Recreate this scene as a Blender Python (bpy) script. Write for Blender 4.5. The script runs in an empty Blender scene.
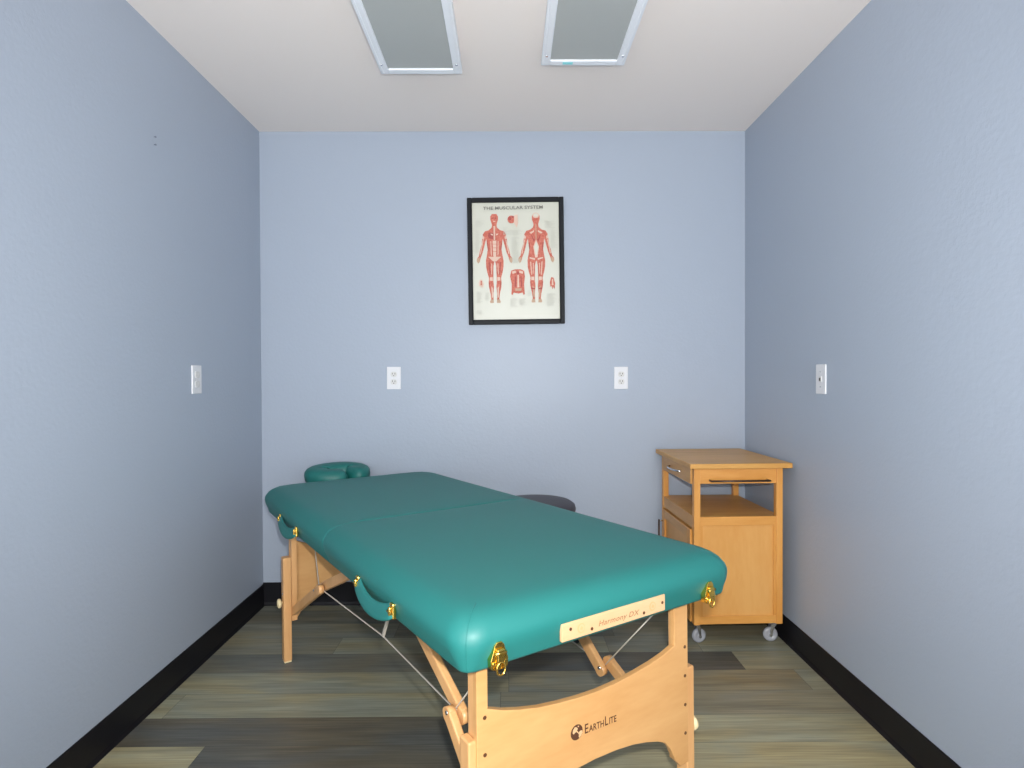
import bpy, bmesh, math, random
from mathutils import Vector, Matrix

random.seed(7)
S = bpy.context.scene
COL = S.collection

# ------------------------------------------------------------------ camera
F_PX, PITCH, YAW, ROLL = 593.97, 0.0119, 0.0065, -0.0040
CAM = Vector((1.2722, 0.0, 1.1765))
fwd = Vector((math.sin(YAW)*math.cos(PITCH), math.cos(YAW)*math.cos(PITCH), -math.sin(PITCH)))
rt = Vector((math.cos(YAW), -math.sin(YAW), 0))
up = rt.cross(fwd)
r2 = rt*math.cos(ROLL) + up*math.sin(ROLL)
u2 = -rt*math.sin(ROLL) + up*math.cos(ROLL)
cam_data = bpy.data.cameras.new('camera')
cam_data.sensor_width = 36
cam_data.lens = F_PX/1024*36
cam_data.clip_start = 0.02
cam = bpy.data.objects.new('camera', cam_data)
COL.objects.link(cam)
m = Matrix((r2, u2, -fwd)).transposed().to_4x4()
m.translation = CAM
cam.matrix_world = m
S.camera = cam

# ------------------------------------------------------------------ light
W = bpy.data.worlds.new('world'); S.world = W; W.use_nodes = True
W.node_tree.nodes['Background'].inputs[0].default_value = (0.97, 0.98, 1.0, 1)
W.node_tree.nodes['Background'].inputs[1].default_value = 3.0
def area(name, loc, target, size, power, color=(1, 1, 1), size_y=None):
    l = bpy.data.lights.new(name, 'AREA'); l.energy = power; l.color = color
    l.size = size
    if size_y: l.shape = 'RECTANGLE'; l.size_y = size_y
    o = bpy.data.objects.new(name, l); COL.objects.link(o)
    o.location = loc
    o.rotation_euler = (Vector(target)-Vector(loc)).to_track_quat('-Z', 'Y').to_euler()
    return o
# the hall behind the open side of the room: daylight, with an added brighter lower half to lift the ceiling
wn, wl = W.node_tree.nodes, W.node_tree.links
wt = wn.new('ShaderNodeTexCoord'); wx = wn.new('ShaderNodeSeparateXYZ'); wr = wn.new('ShaderNodeMapRange')
wr.inputs[1].default_value = -0.15; wr.inputs[2].default_value = 0.15; wr.inputs[3].default_value = 4.3; wr.inputs[4].default_value = 2.9
wl.new(wt.outputs['Generated'], wx.inputs[0]); wl.new(wx.outputs[2], wr.inputs[0]); wl.new(wr.outputs[0], wn['Background'].inputs[1])
# the flash of the photographer's compact camera, just above the lens
fl = bpy.data.lights.new('camera_flash', 'SPOT'); fl.energy = 118; fl.color = (1.0, 0.985, 0.96)
fl.shadow_soft_size = 0.016; fl.spot_size = math.radians(125); fl.spot_blend = 0.7
flo = bpy.data.objects.new('camera_flash', fl); COL.objects.link(flo)
flo.location = (CAM.x+0.03, 0.0, CAM.z+0.085)
flo.rotation_euler = (math.radians(90), 0, 0)

S.view_settings.view_transform = 'Standard'
S.view_settings.look = 'None'
S.view_settings.gamma = 1
S.view_settings.use_curve_mapping = False
S.view_settings.exposure = 0.19

RW, RD, RH, RY0 = 2.5, 3.0716, 2.44, -1.1      # room width, depth, height, where the walls begin behind the camera

# ------------------------------------------------------------------ materials
def srgb(r, g, b):
    f = lambda c: (c/255/12.92) if c/255 <= 0.04045 else ((c/255+0.055)/1.055)**2.4
    return (f(r), f(g), f(b), 1)
def mat(name, color, rough=0.5, metal=0.0, spec=0.5, coat=0.0, coat_rough=0.1):
    m = bpy.data.materials.new(name); m.use_nodes = True
    b = m.node_tree.nodes['Principled BSDF']
    b.inputs['Base Color'].default_value = color
    b.inputs['Roughness'].default_value = rough
    b.inputs['Metallic'].default_value = metal
    b.inputs['Specular IOR Level'].default_value = spec
    b.inputs['Coat Weight'].default_value = coat
    b.inputs['Coat Roughness'].default_value = coat_rough
    return m
def nodes(m): return m.node_tree.nodes, m.node_tree.links, m.node_tree.nodes['Principled BSDF']
def add_bump(m, scale, strength, dist=0.001, detail=3, stretch=(1, 1, 1)):
    N, L, b = nodes(m)
    tc = N.new('ShaderNodeTexCoord'); mp = N.new('ShaderNodeMapping'); mp.inputs['Scale'].default_value = stretch
    nz = N.new('ShaderNodeTexNoise'); nz.inputs['Scale'].default_value = scale; nz.inputs['Detail'].default_value = detail
    bp = N.new('ShaderNodeBump'); bp.inputs['Strength'].default_value = strength; bp.inputs['Distance'].default_value = dist
    L.new(tc.outputs['Object'], mp.inputs[0]); L.new(mp.outputs[0], nz.inputs['Vector'])
    L.new(nz.outputs[0], bp.inputs['Height']); L.new(bp.outputs[0], b.inputs['Normal'])
def mottled(name, c1, c2, scale, rough, bump=None, **k):
    m = mat(name, c1, rough, **k); N, L, b = nodes(m)
    tc = N.new('ShaderNodeTexCoord'); nz = N.new('ShaderNodeTexNoise'); nz.inputs['Scale'].default_value = scale
    nz.inputs['Detail'].default_value = 4
    mx = N.new('ShaderNodeMix'); mx.data_type = 'RGBA'
    mx.inputs[6].default_value = c1; mx.inputs[7].default_value = c2
    L.new(tc.outputs['Object'], nz.inputs['Vector']); L.new(nz.outputs[0], mx.inputs[0]); L.new(mx.outputs[2], b.inputs['Base Color'])
    if bump: add_bump(m, *bump)
    return m
def wood(name, c1, c2, grain=(1, 1, 1), rough=0.4, scale=6.0, coat=0.15):
    """pale wood: long streaks along the axis whose grain factor is small"""
    m = mat(name, c1, rough, coat=coat, coat_rough=0.25); N, L, b = nodes(m)
    tc = N.new('ShaderNodeTexCoord'); mp = N.new('ShaderNodeMapping'); mp.inputs['Scale'].default_value = grain
    n1 = N.new('ShaderNodeTexNoise'); n1.inputs['Scale'].default_value = scale; n1.inputs['Detail'].default_value = 6; n1.inputs['Distortion'].default_value = 0.4
    n2 = N.new('ShaderNodeTexNoise'); n2.inputs['Scale'].default_value = scale*9; n2.inputs['Detail'].default_value = 3
    ad = N.new('ShaderNodeMath'); ad.operation = 'MULTIPLY_ADD'; ad.inputs[1].default_value = 0.35
    sb = N.new('ShaderNodeMath'); sb.operation = 'SUBTRACT'; sb.inputs[1].default_value = 0.17
    cr = N.new('ShaderNodeValToRGB'); cr.color_ramp.elements[0].position = 0.3; cr.color_ramp.elements[1].position = 0.7
    cr.color_ramp.elements[0].color = c2; cr.color_ramp.elements[1].color = c1
    L.new(tc.outputs['Object'], mp.inputs[0]); L.new(mp.outputs[0], n1.inputs['Vector']); L.new(mp.outputs[0], n2.inputs['Vector'])
    L.new(n2.outputs[0], ad.inputs[0]); L.new(n1.outputs[0], ad.inputs[2]); L.new(ad.outputs[0], sb.inputs[0])
    L.new(sb.outputs[0], cr.inputs[0]); L.new(cr.outputs[0], b.inputs['Base Color'])
    return m

WALLC = (0.372, 0.426, 0.512, 1)
M = {}
M['wall'] = mat('wall_paint', WALLC, 0.42, spec=0.35); add_bump(M['wall'], 75, 0.5, 0.0016, 4)
M['ceiling'] = mat('ceiling_paint', (0.88, 0.81, 0.765, 1), 0.8, spec=0.2); add_bump(M['ceiling'], 60, 0.25, 0.001)
M['base'] = mat('black_vinyl_base', (0.006, 0.006, 0.009, 1), 0.45, spec=0.3); add_bump(M['base'], 25, 0.2, 0.001)
M['teal'] = mat('teal_vinyl', (0.014, 0.165, 0.153, 1), 0.5, spec=0.5); add_bump(M['teal'], 420, 0.12, 0.0006, 2)
M['teal_dark'] = mat('teal_cradle_vinyl', (0.010, 0.15, 0.135, 1), 0.5); add_bump(M['teal_dark'], 420, 0.12, 0.0006, 2)
M['charcoal'] = mat('charcoal_vinyl', (0.055, 0.05, 0.062, 1), 0.5); add_bump(M['charcoal'], 300, 0.15, 0.0006)
M['maple_v'] = wood('maple_vertical', (0.68, 0.385, 0.165, 1), (0.58, 0.30, 0.115, 1), (3, 3, .35))
M['maple_h'] = wood('maple_plywood', (0.62, 0.35, 0.14, 1), (0.54, 0.28, 0.10, 1), (.5, 2, 2.2), scale=4)
M['maple_strip'] = wood('maple_strip', (0.70, 0.44, 0.245, 1), (0.64, 0.385, 0.20, 1), (.5, 3, 3))
M['maple_y'] = wood('maple_rail', (0.70, 0.42, 0.20, 1), (0.58, 0.32, 0.14, 1), (3, .4, 3))
M['cart_v'] = wood('cart_wood_vertical', (0.70, 0.34, 0.085, 1), (0.60, 0.26, 0.05, 1), (3, 3, .35))
M['cart_panel'] = wood('cart_panel', (0.70, 0.365, 0.11, 1), (0.63, 0.29, 0.065, 1), (2, 2, .5), scale=3.5)
M['cart_h'] = wood('cart_wood_rail', (0.70, 0.34, 0.085, 1), (0.60, 0.26, 0.05, 1), (.4, 3, 3))
M['cart_y'] = wood('cart_wood_side_rail', (0.62, 0.33, 0.10, 1), (0.50, 0.24, 0.06, 1), (3, .4, 3))
M['cart_top'] = wood('cart_butcher_top', (0.66, 0.36, 0.10, 1), (0.55, 0.27, 0.06, 1), (.4, 3, 3), rough=0.42, coat=0.1)
M['knob'] = mat('pale_knob', (0.75, 0.62, 0.36, 1), 0.45)
M['brass'] = mat('brass', (0.83, 0.55, 0.12, 1), 0.22, metal=1); add_bump(M['brass'], 60, 0.3, 0.002)
M['chrome'] = mat('chrome', (0.72, 0.72, 0.74, 1), 0.2, metal=1)
M['wire'] = mat('steel_cable', (0.62, 0.58, 0.50, 1), 0.4, metal=0.4)
M['dark_metal'] = mat('dark_metal', (0.09, 0.06, 0.045, 1), 0.35, metal=0.7)
M['nail'] = mat('blue_grey_nail', (0.16, 0.19, 0.25, 1), 0.5)
M['screw'] = mat('bronze_screw', (0.16, 0.075, 0.035, 1), 0.4, metal=0.5)
M['burn'] = mat('burnt_print', (0.085, 0.03, 0.012, 1), 0.6)
M['burn_light'] = mat('light_burnt_print', (0.26, 0.14, 0.06, 1), 0.6)
M['burn_pale'] = mat('pale_stamp', (0.72, 0.36, 0.16, 1), 0.6)
M['black'] = mat('black', (0.012, 0.012, 0.014, 1), 0.35)
M['dark_ply'] = mat('table_underside', (0.12, 0.08, 0.05, 1), 0.7)  # dark brown ply of the deck boards and cradle plate
M['white'] = mat('white_plastic', (0.72, 0.73, 0.76, 1), 0.3)
M['white_in'] = mat('white_receptacle', (0.64, 0.64, 0.63, 1), 0.3)
M['slot'] = mat('socket_slot', (0.06, 0.055, 0.05, 1), 0.6)
M['fixture'] = mat('white_fixture_enamel', (0.82, 0.85, 0.90, 1), 0.35)
M['diffuser'] = mottled('grey_diffuser', (0.40, 0.43, 0.425, 1), (0.43, 0.44, 0.43, 1), 3, 0.45, bump=(500, 0.3, 0.001))
M['cyan'] = mat('cyan_sticker', (0.25, 0.72, 0.76, 1), 0.5)
M['frame_black'] = mat('black_frame', (0.008, 0.010, 0.013, 1), 0.5, spec=0.2)
M['frame_grey'] = mat('black_frame_inner', (0.012, 0.013, 0.016, 1), 0.6, spec=0.15)
M['paper'] = mottled('poster_paper', (0.58, 0.585, 0.50, 1), (0.62, 0.62, 0.54, 1), 8, 0.35, coat=0.25, coat_rough=0.06)
M['p_red'] = mottled('poster_red', (0.38, 0.02, 0.01, 1), (0.74, 0.28, 0.20, 1), 110, 0.7)
M['p_dark'] = mat('poster_dark_red', (0.38, 0.06, 0.05, 1), 0.5)
M['p_pale'] = mat('poster_pale', (0.68, 0.48, 0.38, 1), 0.5)
M['p_tan'] = mat('poster_tan', (0.50, 0.33, 0.22, 1), 0.5)
M['p_ink'] = mat('poster_ink', (0.16, 0.16, 0.14, 1), 0.5)
M['p_text'] = mat('poster_small_text', (0.52, 0.52, 0.46, 1), 0.5)
M['clear_wheel'] = mat('grey_caster_wheel', (0.33, 0.34, 0.37, 1), 0.2)

# floor: vinyl planks, tone per plank held in a colour attribute, streaks from noise
def floor_material():
    m = mat('vinyl_plank_floor', (0.2, 0.2, 0.17, 1), 0.42, spec=0.35); N, L, b = nodes(m)
    at = N.new('ShaderNodeAttribute'); at.attribute_name = 'plank'
    tc = N.new('ShaderNodeTexCoord')
    def nz(sc, scale, det=5, dist=0.0):
        mp = N.new('ShaderNodeMapping'); mp.inputs['Scale'].default_value = sc
        n = N.new('ShaderNodeTexNoise'); n.inputs['Scale'].default_value = scale; n.inputs['Detail'].default_value = det
        n.inputs['Distortion'].default_value = dist
        # shift every plank so the grain breaks at the joints
        va = N.new('ShaderNodeVectorMath'); va.operation = 'ADD'
        cb = N.new('ShaderNodeCombineXYZ'); mu = N.new('ShaderNodeMath'); mu.operation = 'MULTIPLY'; mu.inputs[1].default_value = 37.0
        L.new(at.outputs['Alpha'], mu.inputs[0]); L.new(mu.outputs[0], cb.inputs[0]); L.new(mu.outputs[0], cb.inputs[1])
        L.new(tc.outputs['Object'], va.inputs[0]); L.new(cb.outputs[0], va.inputs[1])
        L.new(va.outputs[0], mp.inputs[0]); L.new(mp.outputs[0], n.inputs['Vector'])
        return n
    n1 = nz((0.55, 7, 1), 3.0, 5, 0.6)      # broad streaks
    n2 = nz((1.2, 40, 1), 4.0, 4)           # fine grain
    n3 = nz((1.0, 3.0, 1), 2.2, 3, 0.5)     # yellow-green against grey
    mr1 = N.new('ShaderNodeMapRange'); mr1.inputs[1].default_value = .3; mr1.inputs[2].default_value = .7; mr1.inputs[3].default_value = .80; mr1.inputs[4].default_value = 1.2
    mr2 = N.new('ShaderNodeMapRange'); mr2.inputs[1].default_value = .3; mr2.inputs[2].default_value = .7; mr2.inputs[3].default_value = .78; mr2.inputs[4].default_value = 1.22
    L.new(n1.outputs[0], mr1.inputs[0]); L.new(n2.outputs[0], mr2.inputs[0])
    mm = N.new('ShaderNodeMath'); mm.operation = 'MULTIPLY'; L.new(mr1.outputs[0], mm.inputs[0]); L.new(mr2.outputs[0], mm.inputs[1])
    cr = N.new('ShaderNodeValToRGB'); cr.color_ramp.elements[0].position = .38; cr.color_ramp.elements[1].position = .66
    cr.color_ramp.elements[0].color = (0.93, 1.0, 1.0, 1); cr.color_ramp.elements[1].color = (1.12, 1.03, 0.80, 1)
    L.new(n3.outputs[0], cr.inputs[0])
    x1 = N.new('ShaderNodeMix'); x1.data_type = 'RGBA'; x1.blend_type = 'MULTIPLY'; x1.inputs[0].default_value = 1
    L.new(at.outputs['Color'], x1.inputs[6]); L.new(cr.outputs[0], x1.inputs[7])
    x2 = N.new('ShaderNodeVectorMath'); x2.operation = 'SCALE'
    L.new(x1.outputs[2], x2.inputs[0]); L.new(mm.outputs[0], x2.inputs['Scale'])
    L.new(x2.outputs[0], b.inputs['Base Color'])
    bp = N.new('ShaderNodeBump'); bp.inputs['Strength'].default_value = .25; bp.inputs['Distance'].default_value = .0008
    L.new(n2.outputs[0], bp.inputs['Height']); L.new(bp.outputs[0], b.inputs['Normal'])
    return m
M['floor'] = floor_material()

# ------------------------------------------------------------------ mesh helpers
class MB:
    def __init__(s): s.bm = bmesh.new(); s.mats = []
    def mi(s, key):
        if key is None: return 0
        if key not in s.mats: s.mats.append(key)
        return s.mats.index(key)
    def _tag(s, faces, key, smooth=False):
        i = s.mi(key)
        for f in faces: f.material_index = i; f.smooth = smooth
    def box(s, lo, hi, key, bevel=0.0, seg=2, mtx=None):
        lo = Vector(lo); hi = Vector(hi); c = (lo+hi)/2; d = hi-lo
        t = bmesh.new()
        bmesh.ops.create_cube(t, size=1.0)
        for v in t.verts: v.co = Vector((v.co.x*d.x, v.co.y*d.y, v.co.z*d.z))+c
        if bevel: bmesh.ops.bevel(t, geom=t.edges[:], offset=bevel, segments=seg, affect='EDGES', profile=0.5)
        s._merge(t, key, mtx, smooth=False)
    def _merge(s, t, key, mtx=None, smooth=False):
        i = s.mi(key); vm = {}
        for v in t.verts:
            vm[v] = s.bm.verts.new(mtx @ v.co if mtx else v.co)
        for f in t.faces:
            try: nf = s.bm.faces.new([vm[v] for v in f.verts])
            except ValueError: continue
            nf.material_index = i; nf.smooth = smooth
        t.free()
    def bar(s, a, b, w_axis, w, h, key, bevel=0.003, ext=0.0):
        """rectangular bar from a to b; w measured along w_axis, h across"""
        a = Vector(a); b = Vector(b); d = (b-a); ln = d.length; d.normalize()
        x = Vector(w_axis); x = (x-d*x.dot(d)).normalized(); z = x.cross(d)
        mt = Matrix((x, d, z)).transposed().to_4x4(); mt.translation = a
        s.box((-w/2, -ext, -h/2), (w/2, ln+ext, h/2), key, bevel, mtx=mt)
    def tube(s, pts, r, key, n=10, caps=True, flat=None, closed=False, up=None):
        """tube along points; flat=(ra, rb) gives an elliptic section, 'up' orients it"""
        pts = [Vector(p) for p in pts]; i = s.mi(key); rings = []
        prev = None; N_ = len(pts)
        for k, p in enumerate(pts):
            if closed: t = (pts[(k+1) % N_]-pts[k-1]).normalized()
            elif k == 0: t = (pts[1]-p).normalized()
            elif k == N_-1: t = (p-pts[k-1]).normalized()
            else: t = (pts[k+1]-pts[k-1]).normalized()
            if up is not None: a = Vector(up)
            elif prev is not None: a = prev
            else: a = Vector((0, 0, 1)) if abs(t.z) < .9 else Vector((1, 0, 0))
            a = (a-t*a.dot(t)).normalized(); bb = t.cross(a); prev = a
            rr = r[k] if isinstance(r, (list, tuple)) else r
            ra, rb = flat if flat else (rr, rr)
            rings.append([s.bm.verts.new(p+a*math.cos(2*math.pi*j/n)*ra+bb*math.sin(2*math.pi*j/n)*rb) for j in range(n)])
        R_ = range(N_) if closed else range(N_-1)
        for k in R_:
            A, B = rings[k], rings[(k+1) % N_]
            for j in range(n):
                f = s.bm.faces.new((A[j], A[(j+1) % n], B[(j+1) % n], B[j])); f.material_index = i; f.smooth = True
        if caps and not closed:
            for R in (rings[0][::-1], rings[-1]):
                f = s.bm.faces.new(R); f.material_index = i
    def cyl(s, a, b, r, key, n=24, r2=None, bevel=0):
        a = Vector(a); b = Vector(b)
        if bevel:
            d = (b-a).normalized()*bevel
            s.tube([a, a+d*.3, a+d, b-d, b-d*.3, b], [r-bevel, r-bevel*.3, r, r2 or r, (r2 or r)-bevel*.3, (r2 or r)-bevel], key, n)
        else: s.tube([a, b], [r, r2 if r2 is not None else r], key, n)
    def lathe(s, prof, key, n=40, origin=(0, 0, 0), mtx=None):
        o = Vector(origin); i = s.mi(key); rings = []
        for (r, z) in prof:
            if r < 1e-5: rings.append([s.bm.verts.new((mtx @ Vector((0, 0, z)) if mtx else Vector((0, 0, z)))+o)])
            else:
                ring = []
                for j in range(n):
                    p = Vector((r*math.cos(2*math.pi*j/n), r*math.sin(2*math.pi*j/n), z))
                    ring.append(s.bm.verts.new((mtx @ p if mtx else p)+o))
                rings.append(ring)
        for A, B in zip(rings, rings[1:]):
            for j in range(n):
                vs = [A[j % len(A)], A[(j+1) % len(A)], B[(j+1) % len(B)], B[j % len(B)]]
                u = []
                for v in vs:
                    if v not in u: u.append(v)
                if len(u) > 2:
                    f = s.bm.faces.new(u); f.material_index = i; f.smooth = True
    def prism(s, poly, axis, lo, hi, key, bevel=0.0, side_key=None):
        """poly: 2-D points; axis 'y' -> (x,z) extruded in y, 'z' -> (x,y), 'x' -> (y,z)"""
        def P(p, t):
            return {'y': (p[0], t, p[1]), 'z': (p[0], p[1], t), 'x': (t, p[0], p[1])}[axis]
        t = bmesh.new()
        A = [t.verts.new(P(p, lo)) for p in poly]; B = [t.verts.new(P(p, hi)) for p in poly]
        t.faces.new(A); t.faces.new(B[::-1])
        n = len(poly)
        for k in range(n): t.faces.new((A[k], B[k], B[(k+1) % n], A[(k+1) % n]))
        bmesh.ops.recalc_face_normals(t, faces=t.faces[:])
        if bevel:
            es = [e for e in t.edges if len(e.link_faces) == 2 and any(len(f.verts) == n for f in e.link_faces)]
            bmesh.ops.bevel(t, geom=es, offset=bevel, segments=2, affect='EDGES', profile=0.5)
        s._merge(t, key)
    def loft(s, rings, key, cap0=True, cap1=True, smooth=True):
        i = s.mi(key); R = [[s.bm.verts.new(p) for p in r] for r in rings]; n = len(R[0])
        for A, B in zip(R, R[1:]):
            for j in range(n):
                f = s.bm.faces.new((A[j], A[(j+1) % n], B[(j+1) % n], B[j])); f.material_index = i; f.smooth = smooth
        if cap0: f = s.bm.faces.new(R[0][::-1]); f.material_index = i; f.smooth = smooth
        if cap1: f = s.bm.faces.new(R[-1]); f.material_index = i; f.smooth = smooth
    def flat(s, pts, key):
        f = s.bm.faces.new([s.bm.verts.new(p) for p in pts]); f.material_index = s.mi(key); return f
    def build(s, name, parent=None, recalc=True):
        if recalc: bmesh.ops.recalc_face_normals(s.bm, faces=s.bm.faces[:])
        me = bpy.data.meshes.new(name); s.bm.to_mesh(me); s.bm.free()
        for k in s.mats: me.materials.append(M[k])
        o = bpy.data.objects.new(name, me); COL.objects.link(o)
        if parent: o.parent = parent
        return o

def text_polys(body, size, spacing=1.0, bold=0.0, xs=1.0):
    """tessellated outline of a word, as (verts2d, faces), origin at its lower-left"""
    c = bpy.data.curves.new('t', 'FONT'); c.body = body; c.size = size; c.space_character = spacing; c.offset = bold
    c.resolution_u = 3
    o = bpy.data.objects.new('t', c); COL.objects.link(o)
    dg = bpy.context.evaluated_depsgraph_get(); dg.update()
    me = bpy.data.meshes.new_from_object(o.evaluated_get(dg))
    vs = [(v.co.x*xs, v.co.y) for v in me.vertices]; fs = [tuple(p.vertices) for p in me.polygons]
    bpy.data.objects.remove(o); bpy.data.curves.remove(c); bpy.data.meshes.remove(me)
    return vs, fs
def put_text(mb, tp, fn, key):
    vs, fs = tp; i = mb.mi(key); V = [mb.bm.verts.new(fn(x, y)) for x, y in vs]
    for f in fs:
        try: q = mb.bm.faces.new([V[k] for k in f]); q.material_index = i
        except ValueError: pass

def empty(name, label, cat, loc=(0, 0, 0), rot=(0, 0, 0), group=None):
    o = bpy.data.objects.new(name, None); COL.objects.link(o); o.location = loc; o.rotation_euler = rot
    o.empty_display_size = .1
    o['label'] = label; o['category'] = cat
    if group: o['group'] = group
    return o
def copy_tree(o, parent=None):
    c = o.copy(); COL.objects.link(c); c.parent = parent
    for ch in [x for x in bpy.data.objects if x.parent == o]: copy_tree(ch, c)
    return c
def struct(o, label):
    o['kind'] = 'structure'; o['label'] = label
    return o

# ================================================================== ROOM
T = 0.1
mb = MB(); mb.box((-T, RY0, 0), (0, RD+T, RH), 'wall'); struct(mb.build('wall_left'), 'blue-grey painted wall on the left')
mb = MB(); mb.box((RW, RY0, 0), (RW+T, RD+T, RH), 'wall'); struct(mb.build('wall_right'), 'blue-grey painted wall on the right')
mb = MB(); mb.box((0, RD, 0), (RW, RD+T, RH), 'wall'); struct(mb.build('wall_back'), 'pale blue-grey painted wall at the end of the room')
mb = MB(); mb.box((-T, RY0, RH), (RW+T, RD+T, RH+T), 'ceiling'); struct(mb.build('ceiling'), 'off-white ceiling')
BH = 0.110
def base_profile(): # (out, z)
    return [(0, 0), (0.012, 0), (0.008, 0.006), (0.0045, 0.016), (0.004, BH-.003), (0.002, BH), (0, BH)]
def baseboard(name, a, b, nrm, label, lift=0):
    mb = MB(); a = Vector(a); b = Vector(b); n = Vector(nrm); pr = base_profile()
    mb.loft([[a+n*o+Vector((0, 0, z+(lift if z > .05 else 0))) for o, z in pr], [b+n*o+Vector((0, 0, z+(lift if z > .05 else 0))) for o, z in pr]], 'base', smooth=False)
    struct(mb.build(name), label)
baseboard('baseboard_left', (0, RY0, 0), (0, RD, 0), (1, 0, 0), 'black vinyl baseboard along the left wall')
baseboard('baseboard_right', (RW, RY0, 0), (RW, RD, 0), (-1, 0, 0), 'black vinyl baseboard along the right wall')
baseboard('baseboard_back', (0.0, RD, 0), (RW, RD, 0), (0, -1, 0), 'black vinyl baseboard along the end wall', .008)

# floor planks: rows from the back wall forward, joints where the photo shows them
PW = 0.157
D_ = (0.105, 0.101, 0.092); DM = (0.165, 0.160, 0.138); MD = (0.215, 0.208, 0.170); L_ = (0.255, 0.252, 0.200); LL = (0.28, 0.275, 0.215); LT = (0.30, 0.28, 0.20); BR = (0.22, 0.195, 0.140)
rows = {
  8: [(0.7, MD), (1.9, MD), (9, MD)],  # far rows: some plank tones raised to offset the flash falloff
  7: [(0.9, DM), (1.6, MD), (9, MD)],
  6: [(0.75, MD), (1.75, DM), (9, MD)],
  5: [(0.52, MD), (1.70, L_), (2.1, MD), (9, L_)],
  4: [(1.13, DM), (2.22, D_), (9, L_)],
  3: [(1.27, L_), (1.70, MD), (2.41, BR), (9, L_)],
  2: [(0.07, LT), (1.24, L_), (1.8, MD), (9, MD)],
  1: [(1.10, D_), (1.6, DM), (9, LT)],
  0: [(0.30, LT), (1.45, D_), (9, LT)],
}
pal = [D_, DM, MD, L_, LL, LT, BR]
mb = MB(); cols = []
y = 1.890
k0 = -int((1.890-0.157-RY0)/PW)-1
yb = 1.890-PW
for k in range(k0, 10):
    ya = yb+k*PW; ye = ya+PW
    if ya > RD: break
    ye = min(ye, RD+.01); ya = max(ya, RY0)
    if ye <= ya: continue
    spec = rows.get(k)
    if not spec:
        x = random.uniform(.2, 1.2); spec = []
        while x < RW: spec.append((x, random.choice(pal))); x += 1.22
        spec.append((9, random.choice(pal)))
    x0 = 0
    for (x1, c) in spec:
        x1 = min(x1, RW); g = 0.0006
        if x1 <= x0: continue
        mb.flat([(x0+g, ya+g, 0), (x1-g, ya+g, 0), (x1-g, ye-g, 0), (x0+g, ye-g, 0)], 'floor')
        cols.append((c[0], c[1], c[2], random.random())); x0 = x1
nplank = len(cols)
mb.box((-T, RY0, -.06), (RW+T, RD+T, -.0006), 'black')
fo = mb.build('floor', recalc=False)
at = fo.data.color_attributes.new('plank', 'FLOAT_COLOR', 'CORNER')
li = 0
for p in fo.data.polygons:
    c = cols[p.index] if p.index < nplank else (.05, .05, .05, 0)
    for l in p.loop_indices: at.data[l].color = c
struct(fo, 'grey and olive vinyl plank floor')

# ================================================================== CEILING LIGHTS
def ceiling_light(loc, label, sticker=False):
    r = empty('ceiling_light', label, 'ceiling light', loc, group='fluorescent fixtures on the ceiling')
    w, ln, h, fw = 0.318, 1.22, 0.07, 0.033
    mb = MB()
    mb.box((-w/2+.006, .006, -h+.012), (w/2-.006, ln-.006, 0), 'fixture', .002)
    mb.build('housing', r)
    mb = MB()
    z0, z1 = -h-.004, -h+.012
    mb.box((-w/2, 0, z0), (-w/2+fw, ln, z1), 'fixture', .003); mb.box((w/2-fw, 0, z0), (w/2, ln, z1), 'fixture', .003)
    mb.box((-w/2+fw, 0, z0), (w/2-fw, fw, z1), 'fixture', .003); mb.box((-w/2+fw, ln-fw, z0), (w/2-fw, ln, z1), 'fixture', .003)
    for sx in (-1, 1):      # raised rib on the long sides of the door frame
        x = sx*(w/2-.010); mb.box((x-.0025, .012, z0-.003), (x+.0025, ln-.012, z0+.001), 'fixture', .001)
    mb.build('door_frame', r)
    mb = MB(); mb.box((-w/2+fw-.004, fw-.004, z0+.006), (w/2-fw+.004, ln-fw+.004, z0+.010), 'diffuser'); mb.build('diffuser', r)
    for sx in (-1, 1):
        mb = MB(); x = sx*(w/2-.017); mb.cyl((x, ln-.07, z0-.003), (x, ln-.07, z0+.002), .005, 'chrome', 12); mb.build('latch', r)
    if sticker:
        mb = MB(); mb.box((-.078, ln-.026, z0-.0012), (-.040, ln-.010, z0), 'cyan', .0005); o = mb.build('sticker', r); o['label'] = 'small cyan sticker on the end rail'
    return r
ceiling_light((0.9385, 2.348-1.22, RH), 'white framed fluorescent ceiling fixture with plain grey diffuser, left one of the two')
ceiling_light((1.562, 2.285-1.22, RH), 'white framed fluorescent ceiling fixture with a cyan sticker on its rail, right one', True)

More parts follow.
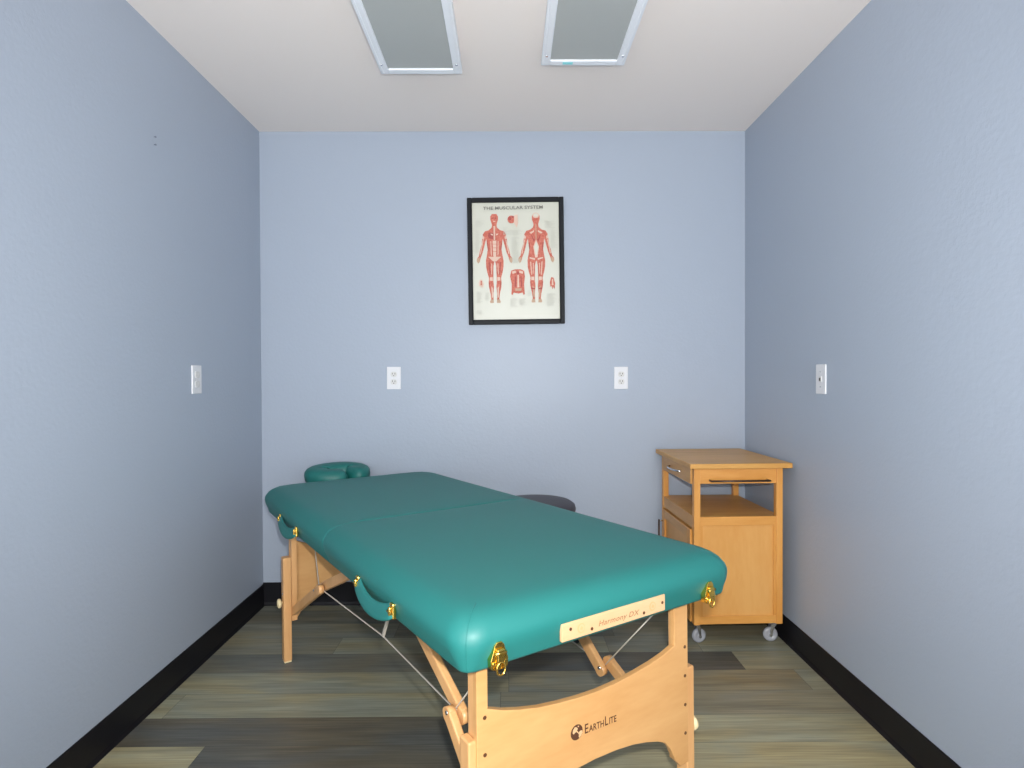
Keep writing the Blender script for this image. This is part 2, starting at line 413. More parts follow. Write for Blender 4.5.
# ================================================================== POSTER
def poster():
    r = empty('framed_poster', 'black framed muscular system poster hanging on the end wall', 'poster', (1.3155, RD, 1.7715), (math.radians(0.6), math.radians(-0.6), 0))
    Wd, Hd, fb = 0.494, 0.648, 0.024
    mb = MB()
    for (a, b) in (((-Wd/2, -Hd/2), (-Wd/2+fb, Hd/2)), ((Wd/2-fb, -Hd/2), (Wd/2, Hd/2)), ((-Wd/2+fb, -Hd/2), (Wd/2-fb, -Hd/2+fb)), ((-Wd/2+fb, Hd/2-fb), (Wd/2-fb, Hd/2))):
        mb.box((a[0], -.024, a[1]), (b[0], -.004, b[1]), 'frame_black', .003)
    g = .006
    for (a, b) in (((-Wd/2+fb-g, -Hd/2+fb-g), (-Wd/2+fb+.001, Hd/2-fb+g)), ((Wd/2-fb-.001, -Hd/2+fb-g), (Wd/2-fb+g, Hd/2-fb+g)), ((-Wd/2+fb-g, -Hd/2+fb-g), (Wd/2-fb+g, -Hd/2+fb+.001)), ((-Wd/2+fb-g, Hd/2-fb-.001), (Wd/2-fb+g, Hd/2-fb+g))):
        mb.box((a[0], -.0265, a[1]), (b[0], -.012, b[1]), 'frame_grey', .002)
    mb.build('frame', r)
    mb = MB()
    y0 = -.012
    mb.flat([(-Wd/2+.02, y0, -Hd/2+.02), (Wd/2-.02, y0, -Hd/2+.02), (Wd/2-.02, y0, Hd/2-.02), (-Wd/2+.02, y0, Hd/2-.02)], 'paper')
    U = 0.001062    # metres per drawing unit; drawing y runs down
    lay = [0]
    def P(x, yy):   # drawing units -> local
        return ((x-366)*U, y0-0.0002-lay[0]*0.00006, (388-yy)*U)
    def poly(pts, key):
        lay[0] += 1
        mb.flat([P(*p) for p in pts], key)
    def ell(cx, cy, rx, ry, key, n=14, rot=0):
        poly([(cx+rx*math.cos(t)*math.cos(rot)-ry*math.sin(t)*math.sin(rot), cy+rx*math.cos(t)*math.sin(rot)+ry*math.sin(t)*math.cos(rot)) for t in [2*math.pi*k/n for k in range(n)]], key)
    half = [(12, 160), (20, 172), (20, 188), (14, 205), (12, 215), (15, 226), (30, 238), (50, 243), (60, 258), (64, 280), (66, 305), (76, 335), (82, 362), (92, 374), (94, 386), (86, 397), (78, 390), (73, 370),
            (62, 345), (54, 318), (47, 292), (42, 280), (40, 305), (36, 332), (40, 355), (46, 385), (45, 415), (40, 440), (31, 470), (34, 490), (32, 512), (24, 545), (21, 568), (28, 582), (26, 589), (7, 588), (9, 574), (10, 545), (6, 510), (9, 482), (8, 450), (7, 410), (2, 388)]
    def body(cx, sx=1.0):
        L_ = [(cx+x*sx, yy) for x, yy in half]; Rr = [(cx-x*sx, yy) for x, yy in half[::-1]]
        poly(L_+Rr, 'p_red')
    for cx, back in ((263, False), (464, True)):
        body(cx, .93)
        for s in (-1, 1):
            q = lambda x, yy: (cx+s*x*.93, yy)
            poly([q(78, 368), q(90, 374), q(94, 386), q(86, 398), q(78, 390)], 'p_tan')
            poly([q(9, 574), q(20, 570), q(28, 582), q(26, 589), q(7, 588)], 'p_tan')
            poly([q(12, 464), q(27, 464), q(28, 480), q(12, 482)], 'p_pale')
            poly([q(12, 516), q(20, 508), q(18, 560), q(12, 566)], 'p_pale' if not back else 'p_tan')
            poly([q(57, 285), q(61, 285), q(76, 352), q(72, 354)], 'p_pale')
            poly([q(27, 392), q(32, 392), q(27, 455), q(23, 455)], 'p_dark' if not back else 'p_pale')
            poly([q(60, 262), q(52, 272), q(56, 284), q(64, 278)], 'p_pale')
            poly([q(14, 398), q(18, 398), q(19, 450), q(16, 450)], 'p_pale')
            poly([q(32, 488), q(29, 486), q(27, 520), q(29, 522)], 'p_dark')
            poly([q(38, 300), q(33, 300), q(31, 336), q(35, 332)], 'p_dark')
            if not back:
                poly([q(6, 250), q(30, 250), q(34, 266), q(26, 278), q(6, 280)], 'p_dark' if s < 0 else 'p_red')
                poly([q(8, 256), q(20, 254), q(18, 260), q(8, 264)], 'p_pale')
                poly([q(17, 290), q(21, 290), q(20, 352), q(15, 366)], 'p_pale')
            else:
                poly([q(10, 240), q(34, 252), q(26, 258), q(10, 248)], 'p_pale')
                poly([q(6, 286), q(14, 280), q(22, 262), q(24, 268), q(12, 296)], 'p_dark')
                poly([q(6, 376), q(34, 370), q(36, 376), q(8, 384)], 'p_pale')
                poly([q(9, 520), q(30, 516), q(28, 524), q(10, 526)], 'p_dark')
        if back:
            ell(cx, 170, 16, 13, 'p_pale'); ell(cx, 168, 11, 8, 'paper')
            poly([(cx, 285), (cx+14, 320), (cx+6, 372), (cx-6, 372), (cx-14, 320)], 'p_pale')
            poly([(cx, 295), (cx+9, 322), (cx+3, 360), (cx-3, 360), (cx-9, 322)], 'paper')
            poly([(cx-2, 212), (cx+2, 212), (cx+2, 285), (cx-2, 285)], 'p_tan')
        else:
            ell(cx-6, 180, 4, 3, 'p_dark'); ell(cx+6, 180, 4, 3, 'p_dark'); ell(cx, 196, 6, 2.2, 'p_pale')
            poly([(cx-4, 218), (cx+4, 218), (cx+3, 285), (cx-3, 285)], 'p_pale')
            poly([(cx-9, 288), (cx+9, 288), (cx+7, 362), (cx, 376), (cx-7, 362)], 'p_pale')
            for yy in (304, 322, 340): poly([(cx-9, yy), (cx+9, yy), (cx+9, yy+2), (cx-9, yy+2)], 'p_red')
            poly([(cx-32, 366), (cx+32, 366), (cx+8, 388), (cx-8, 388)], 'p_pale')
    # head section, trunk section, hand and foot details
    ell(346, 188, 19, 19, 'p_red'); ell(338, 184, 8, 9, 'p_dark'); poly([(360, 168), (376, 165), (378, 205), (372, 228), (364, 214), (358, 204)], 'p_pale'); ell(353, 176, 6, 5, 'p_dark')
    poly([(342, 434), (360, 428), (388, 428), (404, 436), (408, 462), (403, 500), (406, 548), (400, 552), (396, 540), (376, 545), (352, 540), (347, 552), (341, 548), (344, 500), (336, 462)], 'p_red')
    poly([(346, 438), (362, 434), (366, 444), (348, 450)], 'p_pale'); poly([(382, 434), (400, 440), (398, 450), (380, 444)], 'p_pale')
    poly([(372, 455), (378, 455), (380, 515), (370, 515)], 'p_pale'); poly([(360, 462), (366, 462), (364, 512), (357, 512)], 'p_dark'); poly([(386, 462), (391, 462), (394, 512), (388, 512)], 'p_dark'); ell(374, 446, 6, 8, 'p_dark')
    poly([(358, 520), (392, 520), (388, 532), (362, 532)], 'p_tan')
    for (cx, cy, w, h) in ((196, 496, 12, 21), (541, 498, 13, 30)):
        poly([(cx-w*.5, cy-h), (cx+w*.4, cy-h*.9), (cx+w, cy), (cx+w*.7, cy+h), (cx+w*.3, cy+h*.5), (cx, cy+h), (cx-w*.4, cy+h*.4), (cx-w*.8, cy+h*.6), (cx-w, cy-h*.2)], 'p_red' if cx > 300 else 'p_pale')
        poly([(cx-w*.2, cy-h*.7), (cx+w*.2, cy-h*.7), (cx+w*.3, cy+h*.3), (cx-w*.3, cy+h*.3)], 'p_pale' if cx > 300 else 'p_red')
    rnd = random.Random(3)
    def lines(x0, x1, ya, yb, step=5):
        yy = ya
        while yy < yb:
            xe = x0+(x1-x0)*rnd.uniform(.55, 1); poly([(x0, yy), (xe, yy), (xe, yy+1.5), (x0, yy+1.5)], 'p_text'); yy += step
    for a in ((172, 200, 240, 300), (170, 192, 300, 350), (305, 330, 225, 262), (330, 400, 240, 262), (345, 385, 275, 400), (505, 560, 200, 235), (535, 565, 245, 330), (172, 205, 535, 590), (215, 235, 540, 580), (335, 370, 570, 610), (378, 420, 570, 605), (420, 440, 530, 560), (512, 560, 548, 605), (175, 205, 625, 645), (172, 222, 195, 225)): lines(*a)
    tp = text_polys('THE MUSCULAR SYSTEM', 21, 1.02, 0.35)
    wd = max(v[0] for v in tp[0]); k = 287/wd
    lay[0] += 1
    put_text(mb, tp, lambda x, yy: P(211+x*k, 143-(x*k)*.012-yy), 'p_ink')
    mb.build('print', r, recalc=False)
    return r
poster()

# ================================================================== WALL PLATES
def plate(mb, w=.072, h=.116, t=.006): mb.box((-w/2, -t, -h/2), (w/2, 0, h/2), 'white', .0025)
def outlet(loc, rotz, label, slot='slot'):
    r = empty('wall_outlet', label, 'outlet', loc, (0, 0, rotz), 'duplex wall outlets')
    mb = MB(); plate(mb); mb.build('cover_plate', r)
    for s in (1, -1):
        z = s*.0195
        mb = MB(); n = 24
        pts = [(.0165*math.cos(t)*1.0, max(-.0135, min(.0135, .0175*math.sin(t)))+z) for t in [2*math.pi*k/n for k in range(n)]]
        mb.prism(pts, 'y', -.0085, -.004, 'white_in'); rc = mb.build('receptacle', r)
        mb = MB()
        for x in (-.0065, .0065): mb.box((x-.0013, -.0091, z-.001), (x+.0013, -.0083, z+.0075), slot)
        mb.cyl((0, -.0091, z-.007), (0, -.0083, z-.007), .0026, slot, 12); mb.build('slots', rc)
    mb = MB(); mb.cyl((0, -.0075, 0), (0, -.005, 0), .0028, 'white_in', 12); mb.build('screw', r)
    return r
outlet((0.683, RD, 1.173), 0, 'white duplex wall outlet on the end wall, to the left of the poster')
outlet((1.8565, RD, 1.169), 0, 'white duplex wall outlet on the end wall, right of the poster above the cart side')
outlet((0, 2.428, 1.171), math.pi/2, 'white duplex wall outlet seen edge-on, on the left wall', 'white_in')
r = empty('jack_plate', 'white wall plate with one small dark jack, on the right wall', 'wall plate', (RW, 2.316, 1.163), (0, 0, -math.pi/2))
mb = MB(); plate(mb); mb.build('cover_plate', r)
mb = MB(); mb.box((-.009, -.0085, -.011), (.009, -.005, .011), 'white_in', .001); j = mb.build('jack', r)
mb = MB(); mb.box((-.005, -.0095, -.007), (.005, -.0083, .005), 'slot'); j2 = mb.build('socket', j); j2['label'] = 'dark socket opening'
for z in (.030, -.030):
    mb = MB(); mb.cyl((0, -.0072, z), (0, -.005, z), .003, 'chrome', 12); mb.build('screw', r)
for z, lb in ((2.046, 'tiny dark nail high on the left wall, upper of two'), (2.018, 'tiny dark nail high on the left wall, lower of two')):
    mb = MB(); mb.cyl((0, 0, 0), (.006, 0, 0), .0014, 'nail', 10); mb.cyl((.006, 0, 0), (.0075, 0, 0), .0036, 'nail', 12)
    o = mb.build('nail'); o.location = (0, 2.158, z); o['label'] = lb; o['category'] = 'nail'; o['group'] = 'nails in the left wall'

# ================================================================== MASSAGE TABLE  (local: x across, y along, z up)
TH, TL = 0.5782, -0.0103
tab = empty('massage_table', 'teal folding massage table with pale maple legs and panels, centre of the room', 'massage table', (1.1886, 1.1208, 0), (TL, 0, TH))
WT, LT_, HU, HT = 0.79, 1.81, 0.613, 0.727
FOLD = 0.876
def rrect(x0, x1, y0, y1, r, n=7):
    """r = radii at (x0,y0),(x1,y0),(x1,y1),(x0,y1)"""
    out = []
    cs = [((x0, y0), (1, 1), math.pi), ((x1, y0), (-1, 1), 1.5*math.pi), ((x1, y1), (-1, -1), 0), ((x0, y1), (1, -1), .5*math.pi)]
    for (c, s, a0), rr in zip(cs, r):
        rr = max(rr, .0015)
        for k in range(n+1):
            a = a0+k/n*math.pi/2
            out.append((c[0]+s[0]*rr+rr*math.cos(a), c[1]+s[1]*rr+rr*math.sin(a)))
    return out
prof = [(.002, -.007, .001), (.0, -.002, .0005), (-.004, .010, .0), (-.013, .030, .0), (-.018, .048, 0), (-.018, .060, 0), (-.014, .072, 0), (-.005, .085, .0), (.006, .094, .0003), (.020, .101, .0008), (.038, .1052, .0018), (.060, .1075, .0035), (.095, .1095, .010), (.14, .111, .04), (.20, .112, .09), (.24, .1128, .13)]
RO = [.026, .028, .036, .050, .060, .062, .062, .060, .057, .055, .055, .058, .07, .08, .09, .10]
def cushion(y0, y1, fold_far):
    mb = MB(); rings = []
    for k_, (d, h, fd) in enumerate(prof):
        fd = fd*.6 if h < .108 else fd
        R = RO[k_]; r_ = .004+fd*.5; R = R if fold_far else R+.022
        if fold_far: rings.append([(x, yy, HU+h) for x, yy in rrect(d, WT-d, y0+d, y1-fd, (R, R, r_, r_))])
        else: rings.append([(x, yy, HU+h) for x, yy in rrect(d, WT-d, y0+fd, y1-d, (r_, r_, R, R))])
    mb.loft(rings, 'teal')
    c = mb.build('cushion', tab)
    # stitched seams at the two outer corners
    for cx in (0, 1):
        pts = []
        for k_, (d, h, fd) in enumerate(prof[:11]):
            R = RO[k_] if fold_far else RO[k_]+.022; a = math.radians(40)
            px = d+R-R*math.sin(a)-.0003; px = px if cx == 0 else WT-px
            py = (y0+d+R-R*math.cos(a)) if fold_far else (y1-d-R+R*math.cos(a))
            pts.append((px, py, HU+h))
        mb = MB(); mb.tube(pts, .0009, 'teal', 6); mb.build('seam', c)
    return c
cushion(0, FOLD, True); cushion(FOLD, LT_, False)
# wooden frame boxes below the cushions
for (a, b) in ((.014, FOLD-.001), (FOLD+.001, LT_-.02)):
    mb = MB(); x0, x1, t = .012, WT-.012, .018; z0, z1 = (HU-.004 if a < .1 else HU-.013), HU+.02
    for lo, hi in (((x0, a, z0), (x0+t, b, z1)), ((x1-t, a, z0), (x1, b, z1)), ((x0+t, a, z0), (x1-t, a+t, z1)), ((x0+t, b-t, z0), (x1-t, b, z1))):
        mb.box(lo, hi, 'maple_y', .0)
    mb.box((x0+t, a+t, HU+.004), (x1-t, b-t, HU+.02), 'dark_ply')
    mb.build('deck_frame', tab)

# name board on the near end
sv0, sv1, sz0, sz1 = .222, .533, .6215, .6595
mb = MB(); mb.box((sv0, -.0205, sz0), (sv1, -.012, sz1), 'maple_strip', .0015); nb = mb.build('name_board', tab); nb['label'] = 'pale maple name board with burnt lettering and four screws'
for x, z in ((.245, .645), (.304, .632), (.462, .631), (.523, .642)):
    mb = MB(); mb.cyl((x, -.0215, z), (x, -.019, z), .0036, 'screw', 12); mb.build('screw', nb)
for x in (.274, .490):
    mb = MB(); o_ = []
    for k in range(20):
        a = 2*math.pi*k/20; o_.append((x+.0105*math.cos(a), -.0208, .6405+.0105*math.sin(a)))
    n_ = 20; inn = [(x+.0012+.0078*math.cos(2*math.pi*k/20), -.0208, .6405+.0082*math.sin(2*math.pi*k/20)) for k in range(20)]
    for k in range(20): mb.flat([o_[k], o_[(k+1) % 20], inn[(k+1) % 20], inn[k]], 'burn_pale')
    mb.flat([(x-.004, -.0207, .6385), (x+.003, -.0207, .6355), (x+.006, -.0207, .6405), (x+.001, -.0207, .6450)], 'burn_pale')
    mb.build('leaf_stamp', nb, recalc=False)
mb = MB()
tp = text_polys('Harmony DX', .0165, 1.05, .0001); k = .122/max(v[0] for v in tp[0])
put_text(mb, tp, lambda x, z: (.322+x*k+z*.32, -.0209, .6325+z-x*k*.01), 'burn_light')
mb.build('lettering', nb, recalc=False)

# end panels with arched edges
PC = .356
topc = [(.071, .508), (.110, .493), (.149, .482), (.200, .471), (.254, .464), (.310, .459), (.365, .457), (.42, .459), (.48, .465), (.54, .474), (.585, .484), (.621, .496)]
botc = [(.640, .185), (.622, .205), (.604, .240), (.585, .262), (.560, .274), (.520, .286), (.474, .296), (.42, .302), (.356, .3045), (.29, .302), (.235, .296), (.19, .286), (.15, .274), (.125, .262), (.106, .240), (.088, .205), (.075, .185)]
def end_panel(ya, yb, front):
    mb = MB()
    poly = [(.045, .185), (.045, .600), (.071, .600)]+topc+[(.621, .600), (.671, .600), (.671, .185)]+botc
    mb.prism(poly, 'y', min(ya, yb), max(ya, yb), 'maple_h', bevel=.0015)
    p = mb.build('end_panel', tab)
    s = -1 if front else 1
    for x in (.063, .659):
        zs = (.493, .418, .343, .268) if x < .3 else (.484, .410, .336, .263)
        for z in zs:
            mb = MB(); mb.cyl((x, ya+s*.0012, z), (x, ya-s*.001, z), .0042, 'screw', 12); mb.build('screw', p)
    return p
pn = end_panel(.030, .045, True)
pf = end_panel(1.602, 1.587, False)
# burnt maker's mark on the near panel
mb = MB(); yl = .0296; gx, gz, gr = .3005, .3845, .0172
mb.flat([(gx+gr*math.cos(2*math.pi*k/28), yl, gz+gr*math.sin(2*math.pi*k/28)) for k in range(28)], 'burn')
def land(pts, key='maple_strip'):
    mb.flat([(gx+x*gr, yl-.0003, gz+z*gr) for x, z in pts], key)
land([(-.62, .48), (-.30, .78), (.05, .62), (.18, .40), (.02, .22), (.22, .02), (.30, -.12), (.10, -.10), (-.08, .10), (-.30, .02), (-.52, -.12), (-.70, .10)])
land([(.30, -.12), (.62, .05), (.90, -.02), (.93, -.30), (.72, -.62), (.42, -.86), (.30, -.62), (.38, -.38), (.18, -.25)])
land([(.18, .80), (.42, .72), (.30, .58), (.16, .66)])
xx = .3225
for ch, sz, kx in (('E', .0285, .82), ('ARTH', .0200, .80), ('L', .0285, .75), ('ITE', .0200, .80)):
    tp = text_polys(ch, sz*1.06, 1.05, .0004)
    wd = max(v[0] for v in tp[0]) * kx
    put_text(mb, tp, lambda x, z, X=xx, q=kx: (X+x*q, yl, .3735+z-(X+x*q-.3225)*.03), 'burn')
    xx += wd+.0022
mb.build('maker_mark', pn, recalc=False)

# legs: upper post, sliding foot outside it, knob
def leg(v0, v1, e0, e1, yc, out, kside, foot_z, et=.450):
    """post between v0..v1, extension between e0..e1; out = +1 when the table end is at larger y"""
    y0, y1 = (yc, yc+.026) if out < 0 else (yc-.026, yc)
    mb = MB(); mb.box((v0, y0, .185), (v1, y1, .603), 'maple_v', .002); p = mb.build('leg', tab)
    ya, yb = (yc-.012, yc+.026) if out < 0 else (yc-.026, yc+.012)
    mb = MB(); mb.box((e0, ya, foot_z+.006), (e1, yb, et), 'maple_v', .004, 3); e = mb.build('leg_extension', p)
    mb = MB(); mb.box((e0+.002, ya+.002, foot_z), (e1-.002, yb-.002, foot_z+.007), 'knob', .002); mb.build('foot_pad', e)
    mb = MB(); km = Matrix.Rotation(math.radians(90)*kside, 4, 'Y'); xk = e1 if kside > 0 else e0
    n = 30; pr = [(0, 0), (.006, 0), (.006, .006), (.017, .007), (.019, .011), (.018, .017), (.013, .020), (0, .021)]
    mb.lathe(pr, 'knob', 24, (xk, (ya+yb)/2, .262), km); k_ = mb.build('leg_knob', p); k_['label'] = 'pale round tightening knob'
    mb = MB(); mb.cyl((min(e0, v0)-.002, (y0+y1)/2, .30), (max(e1, v1)+.002, (y0+y1)/2, .30), .004, 'chrome', 10); mb.build('bolt', p)
leg(.048, .0725, .028, .0475, .046, -1, -1, 0)
leg(.645, .6705, .672, .700, .046, -1, 1, 0, .424)
def fz(y_): return .0103*y_
leg(.046, .0685, .013, .0455, 1.586, 1, -1, fz(1.57))
leg(.645, .6705, .672, .6945, 1.586, 1, 1, fz(1.57))

# folding braces
def brace(v, a, b, w=.019, h=.034, ends=True):
    mb = MB(); A = Vector((v, a[0], a[1])); B = Vector((v, b[0], b[1]))
    mb.bar(A, B, (1, 0, 0), w, h, 'maple_v', .004)
    for P_ in (A, B): mb.cyl(P_-Vector((w/2-.0005, 0, 0)), P_+Vector((w/2-.0005, 0, 0)), h/2-.0005, 'maple_v', 20)
    return mb.build('brace', tab)
def pin(v0, v1, u, z, par):
    mb = MB(); mb.cyl((v0, u, z), (v1, u, z), .0045, 'chrome', 12); mb.build('hinge_pin', par)
b1 = brace(.079, (.455, .593), (.148, .437)); brace(.056, (.168, .440), (.082, .362)); pin(.045, .092, .165, .446, b1)
b2 = brace(.617, (.62, .592), (.300, .329)); brace(.640, (.292, .350), (.085, .240)); pin(.604, .653, .298, .338, b2)
b3 = brace(.079, (.81, .588), (1.27, .395)); brace(.056, (1.175, .425), (1.56, .225)); pin(.045, .092, 1.225, .409, b3)
b4 = brace(.617, (.81, .588), (1.27, .395)); brace(.640, (1.175, .425), (1.56, .225)); pin(.604, .653, 1.225, .409, b4)
# support cables
def cable(pts):
    mb = MB(); mb.tube(pts, .0021, 'wire', 8); return mb.build('support_cable', tab)
c1 = cable([(.067, .02, .603), (.067, .163, .448), (.067, .590, .459), (.067, 1.228, .414), (.067, 1.30, .603)])
c2 = cable([(.630, .06, .603), (.630, .300, .338), (.630, .60, .372), (.630, 1.225, .414), (.630, 1.30, .603)])
for v, c in ((.067, c1), (.630, c2)):
    mb = MB(); u0 = .590 if c is c1 else .60; z0 = .459 if c is c1 else .372
    mb.bar((v, u0, z0), (v, u0-.085, .600), (1, 0, 0), .006, .010, 'wire', .001); o = mb.build('cable_link', c)

# brass latches on the near end
def latch(x, z):
    l = MB(); y0 = -.0165
    sh = [(-.019, -.022), (-.020, -.006), (-.015, .008), (-.011, .022), (-.005, .028), (.005, .028), (.011, .022), (.015, .008), (.020, -.006), (.019, -.022), (.010, -.026), (-.010, -.026)]
    l.prism([(x+a, z+b) for a, b in sh], 'y', y0-.004, y0+.010, 'brass', bevel=.001)
    l.box((x-.009, y0-.011, z-.010), (x+.009, y0-.003, z+.016), 'brass', .003)
    for a in (-.013, .013):
        l.cyl((x+a, y0-.0065, z-.012), (x+a, y0-.003, z-.012), .0042, 'brass', 12, bevel=.001)
    l.cyl((x-.013, y0-.008, z+.008), (x+.013, y0-.008, z+.008), .0035, 'brass', 12)
    o = l.build('latch', tab)
    lp = MB(); pts = [(x+.0095*math.cos(t), y0-.009, z-.022+.0125*math.sin(t)) for t in [2*math.pi*k/24 for k in range(24)]]
    lp.tube(pts, .0019, 'brass', 8, closed=True); lp.build('latch_loop', o)
latch(.0685, .634); latch(.698, .629)
# carrying handles with their brass brackets on the left side
def handle(u0, u1):
    """sagging strap between u0 and u1"""
    mb = MB(); pts = []; n = 18
    for k in range(n+1):
        t = k/n; u = u0+(u1-u0)*t
        sag = math.sin(math.pi*t)**.7
        pts.append((-.019-.009*sag, u, .641-.027*sag))
    mb.tube(pts, 1, 'teal', 12, flat=(.0205, .0045), up=(0.3, 0, 1))
    h = mb.build('carry_handle', tab)
    for u in (u0, u1):
        mb = MB(); mb.box((-.0225, u-.010, .620), (-.012, u+.010, .656), 'brass', .003); mb.box((-.029, u-.005, .628), (-.021, u+.005, .648), 'brass', .003)
        mb.cyl((-.026, u-.012, .636), (-.026, u+.012, .636), .003, 'brass', 10); b = mb.build('bracket', h); b['label'] = 'brass handle bracket'
handle(.308, .545); handle(1.205, 1.455)

# face cradle beyond the far end
fc = MB(); cx, cy, cz = .356, 1.928, .716
R1, R2 = .096, .058   # centre line radii of the horseshoe
pts = []; n = 40; gap = math.radians(15)
for k in range(n+1):
    a = -math.pi/2+.32+gap/2+(2*math.pi-gap)*k/n
    pts.append((cx+R1*math.cos(a), cy+R2*math.sin(a), cz+.16*R2*math.sin(a)+.004))
def section_r(k):
    e = min(k, n-k)/n
    return 1-.55*max(0, 1-e/.045)**2
i = fc.mi('teal_dark'); rings = []
for k, p in enumerate(pts):
    p = Vector(p); t = (Vector(pts[min(k+1, n)])-Vector(pts[max(k-1, 0)])).normalized()
    nrm = Vector((t.y, -t.x, 0)); f = section_r(k); ring = []
    for j in range(18):
        a = 2*math.pi*j/18; c_, s_ = math.cos(a), math.sin(a)
        ex = math.copysign(abs(c_)**.75, c_); ez = math.copysign(abs(s_)**.75, s_)
        ring.append(p+nrm*ex*.0655*f+Vector((0, 0, 1))*ez*.042*f)
    rings.append(ring)
fc.loft(rings, 'teal_dark')
cr = bpy.data.objects.new('face_cradle', None); COL.objects.link(cr); cr.parent = tab; cr['label'] = 'teal horseshoe face cradle at the far end'
fc.build('horseshoe_pad', cr)
mb = MB(); mb.prism([(cx+.115*math.cos(2*math.pi*k/28), cy+.088*math.sin(2*math.pi*k/28)) for k in range(28)], 'z', .662, .674, 'dark_ply', bevel=.002)
for x in (cx-.06, cx+.06): mb.cyl((x, LT_-.03, .640), (x, cy+.03, .655), .008, 'dark_metal', 12)
mb.build('cradle_bracket', cr)

# ================================================================== STOOL (behind the table)
st = empty('rolling_stool', 'round stool with dark charcoal padded seat, mostly hidden behind the teal table', 'stool', (1.398, 2.725, 0))
mb = MB(); mb.lathe([(0, .545), (.10, .545), (.165, .548), (.180, .560), (.183, .575), (.178, .592), (.160, .604), (.11, .610), (.05, .612), (0, .6125)], 'charcoal', 56); mb.build('seat', st)
mb = MB(); mb.lathe([(0, .530), (.09, .530), (.09, .545), (0, .545)], 'black', 24); mb.cyl((.02, 0, .52), (.15, .03, .512), .005, 'chrome', 10); mb.build('seat_plate', st)
mb = MB(); mb.cyl((0, 0, .09), (0, 0, .33), .025, 'black', 20); mb.cyl((0, 0, .33), (0, 0, .532), .014, 'chrome', 20); mb.build('column', st)
for k in range(5):
    a = 2*math.pi*k/5+.75; c, s_ = math.cos(a), math.sin(a)
    mb = MB(); mb.bar((0.02*c, .02*s_, .095), (.205*c, .205*s_, .070), (-s_, c, 0), .034, .022, 'black', .006); lg = mb.build('leg', st)
    mb = MB(); mb.cyl((.205*c, .205*s_, .04), (.205*c, .205*s_, .07), .005, 'chrome', 10)
    for q in (-1, 1): mb.cyl((.205*c-s_*.006*q, .205*s_+c*.006*q, .024), (.205*c-s_*.022*q, .205*s_+c*.022*q, .024), .024, 'black', 20, bevel=.003)
    mb.build('caster', lg)

# ================================================================== KITCHEN CART
cart = empty('kitchen_cart', 'light maple rolling cart with open shelf and cupboard, in the right corner', 'cart', (2.064, 2.524, 0), (0, 0, math.radians(1.7)))
CW, CD = .386, .480       # body
P_ = .028                 # post size
ZB, ZT, ZH = .109, .783, .8045
mb = MB(); mb.box((-.023, -.020, ZT), (CW+.033, CD+.030, ZH), 'cart_top', .003); mb.build('top', cart)
for x in (0, CW-P_):
    for y_ in (0, CD-P_):
        mb = MB(); mb.box((x, y_, ZB), (x+P_, y_+P_, ZT), 'cart_v', .0025); mb.build('post', cart)
# upper rails
mb = MB(); mb.box((P_, .004, .716), (CW-P_, .018, ZT), 'cart_h', .001); mb.build('upper_rail', cart)
mb = MB(); mb.box((P_, CD-.018, .716), (CW-P_, CD-.004, ZT), 'cart_h', .001); mb.build('upper_rail', cart)
mb = MB(); mb.box((CW-.018, P_, .716), (CW-.004, CD-P_, ZT), 'cart_y', .001); mb.build('upper_rail', cart)
# drawer, opening to the left
mb = MB(); mb.box((-.006, P_+.002, .711), (.012, CD-P_-.002, ZT-.004), 'cart_y', .002)
mb.box((.012, P_+.015, .716), (CW-.03, CD-P_-.015, .722), 'cart_h')
mb.box((.012, P_+.010, .716), (CW-.03, P_+.018, ZT-.015), 'cart_h'); mb.box((.012, CD-P_-.018, .716), (CW-.03, CD-P_-.010, ZT-.015), 'cart_h')
mb.box((CW-.038, P_+.018, .716), (CW-.03, CD-P_-.018, ZT-.015), 'cart_h')
dr = mb.build('drawer', cart)
def pull(y0, y1, z, key='chrome', off=.028, vertical=None, n=14):
    mb = MB(); pts = []
    for k in range(n+1):
        t = k/n; s = math.sin(math.pi*t)**.45
        if vertical: pts.append((-.006-off*s, vertical, y0+(y1-y0)*t))
        else: pts.append((-.006-off*s, y0+(y1-y0)*t, z))
    mb.tube(pts, .0042, key, 10); return mb
pull(.155, .320, .747).build('handle', dr)
# towel bar on the near side
mb = MB(); zt = .731
mb.cyl((.064, -.022, zt), (.322, -.022, zt), .0042, 'dark_metal', 14)
for x in (.068, .318): mb.cyl((x, .004, zt), (x, -.022, zt), .0036, 'dark_metal', 12)
tb = mb.build('towel_bar', cart); tb['label'] = 'thin dark metal towel bar'
# shelf and its rails
mb = MB(); mb.box((.004, .004, .560), (CW-.004, CD-.004, .574), 'cart_top', .001); mb.build('shelf', cart)
mb = MB(); mb.box((P_, .003, .536), (CW-P_, .018, .5735), 'cart_h', .001); mb.build('middle_rail', cart)
mb = MB(); mb.box((.003, P_, .520), (.018, CD-P_, .5735), 'cart_y', .001); mb.build('middle_rail', cart)
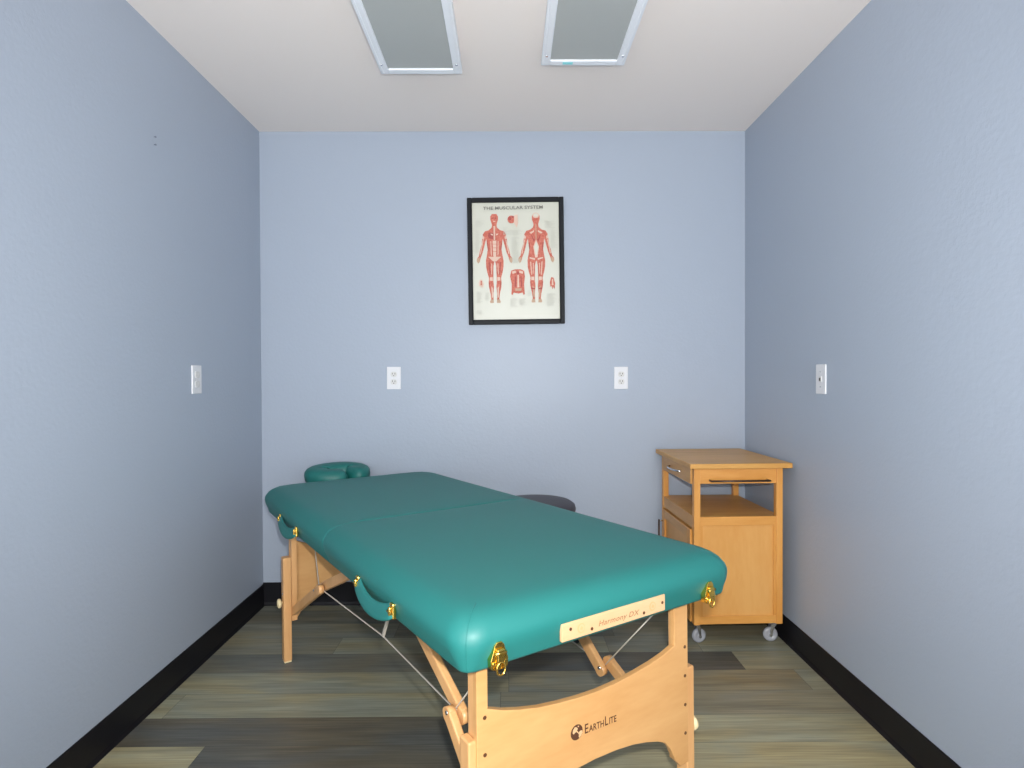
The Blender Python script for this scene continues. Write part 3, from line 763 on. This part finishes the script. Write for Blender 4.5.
# cupboard body
mb = MB()
mb.box((P_, .009, .140), (CW-P_, .014, .540), 'cart_panel'); mb.build('side_panel', cart)
mb = MB(); mb.box((P_, .003, ZB+.003), (CW-P_, .018, .146), 'cart_h', .001); mb.build('bottom_rail', cart)
for xs in (P_, CW-P_-.012):
    mb = MB(); mb.box((xs, .003, .146), (xs+.012, .016, .536), 'cart_v', .001); mb.build('stile', cart)
mb = MB(); mb.box((P_, CD-.014, ZB+.003), (CW-P_, CD-.008, .560), 'cart_panel'); mb.build('back_panel', cart)
mb = MB(); mb.box((CW-.014, P_, ZB+.003), (CW-.006, CD-P_, .560), 'cart_panel'); mb.build('back_panel', cart)
mb = MB(); mb.box((.006, .018, ZB+.003), (CW-.014, CD-.014, ZB+.018), 'cart_top'); mb.build('floor_board', cart)
# door with raised frame, handle at its far edge
mb = MB(); y0, y1, z0, z1 = P_+.002, CD-P_-.002, ZB+.006, .514
mb.box((.000, y0, z0), (.010, y1, z1), 'cart_panel'); fr = .042
mb.box((-.008, y0, z0), (.004, y0+fr, z1), 'cart_v', .0015); mb.box((-.008, y1-fr, z0), (.004, y1, z1), 'cart_v', .0015)
mb.box((-.008, y0+fr, z0), (.004, y1-fr, z0+fr), 'cart_y', .0015); mb.box((-.008, y0+fr, z1-fr), (.004, y1-fr, z1), 'cart_y', .0015)
do = mb.build('door', cart)
mb = MB(); yh = y1-.018
mb.cyl((-.028, yh, .300), (-.028, yh, .462), .0045, 'dark_metal', 12)
for z in (.312, .456): mb.cyl((-.008, yh, z), (-.028, yh, z), .0035, 'chrome', 10)
mb.build('handle', do)
# casters
for x, y_, a in ((.036, .080, .18), (CW-.004, .080, math.pi-.12), (.018, CD-.026, 1.2), (CW-.022, CD-.026, .2)):
    ca = bpy.data.objects.new('caster', None); COL.objects.link(ca); ca.parent = cart; ca.location = (x, y_, 0); ca.rotation_euler = (0, 0, a)
    mb = MB(); mb.box((-.020, -.018, ZB-.004), (.020, .018, ZB+.002), 'chrome', .001)
    mb.cyl((0, 0, .086), (0, 0, ZB-.002), .010, 'chrome', 16)
    for s in (-1, 1):
        mb.prism([(-.014, .088), (.010, .088), (.016, .060), (.017, .030), (.009, .028), (.000, .066)], 'y', s*.0155-.001, s*.0155+.001, 'chrome')
    mb.box((-.015, -.0165, .084), (.012, .0165, .089), 'chrome', .001); mb.build('fork', ca)
    mb = MB(); mb.lathe([(0, -.006), (.012, -.007), (.014, -.010), (.024, -.011), (.0305, -.008), (.032, 0), (.0305, .008), (.024, .011), (.014, .010), (.012, .007), (0, .006)], 'clear_wheel', 32, (.013, 0, .032), Matrix.Rotation(math.pi/2, 4, 'X'))
    mb.cyl((.013, -.0175, .030), (.013, .0175, .030), .0055, 'chrome', 14); mb.build('wheel', ca)
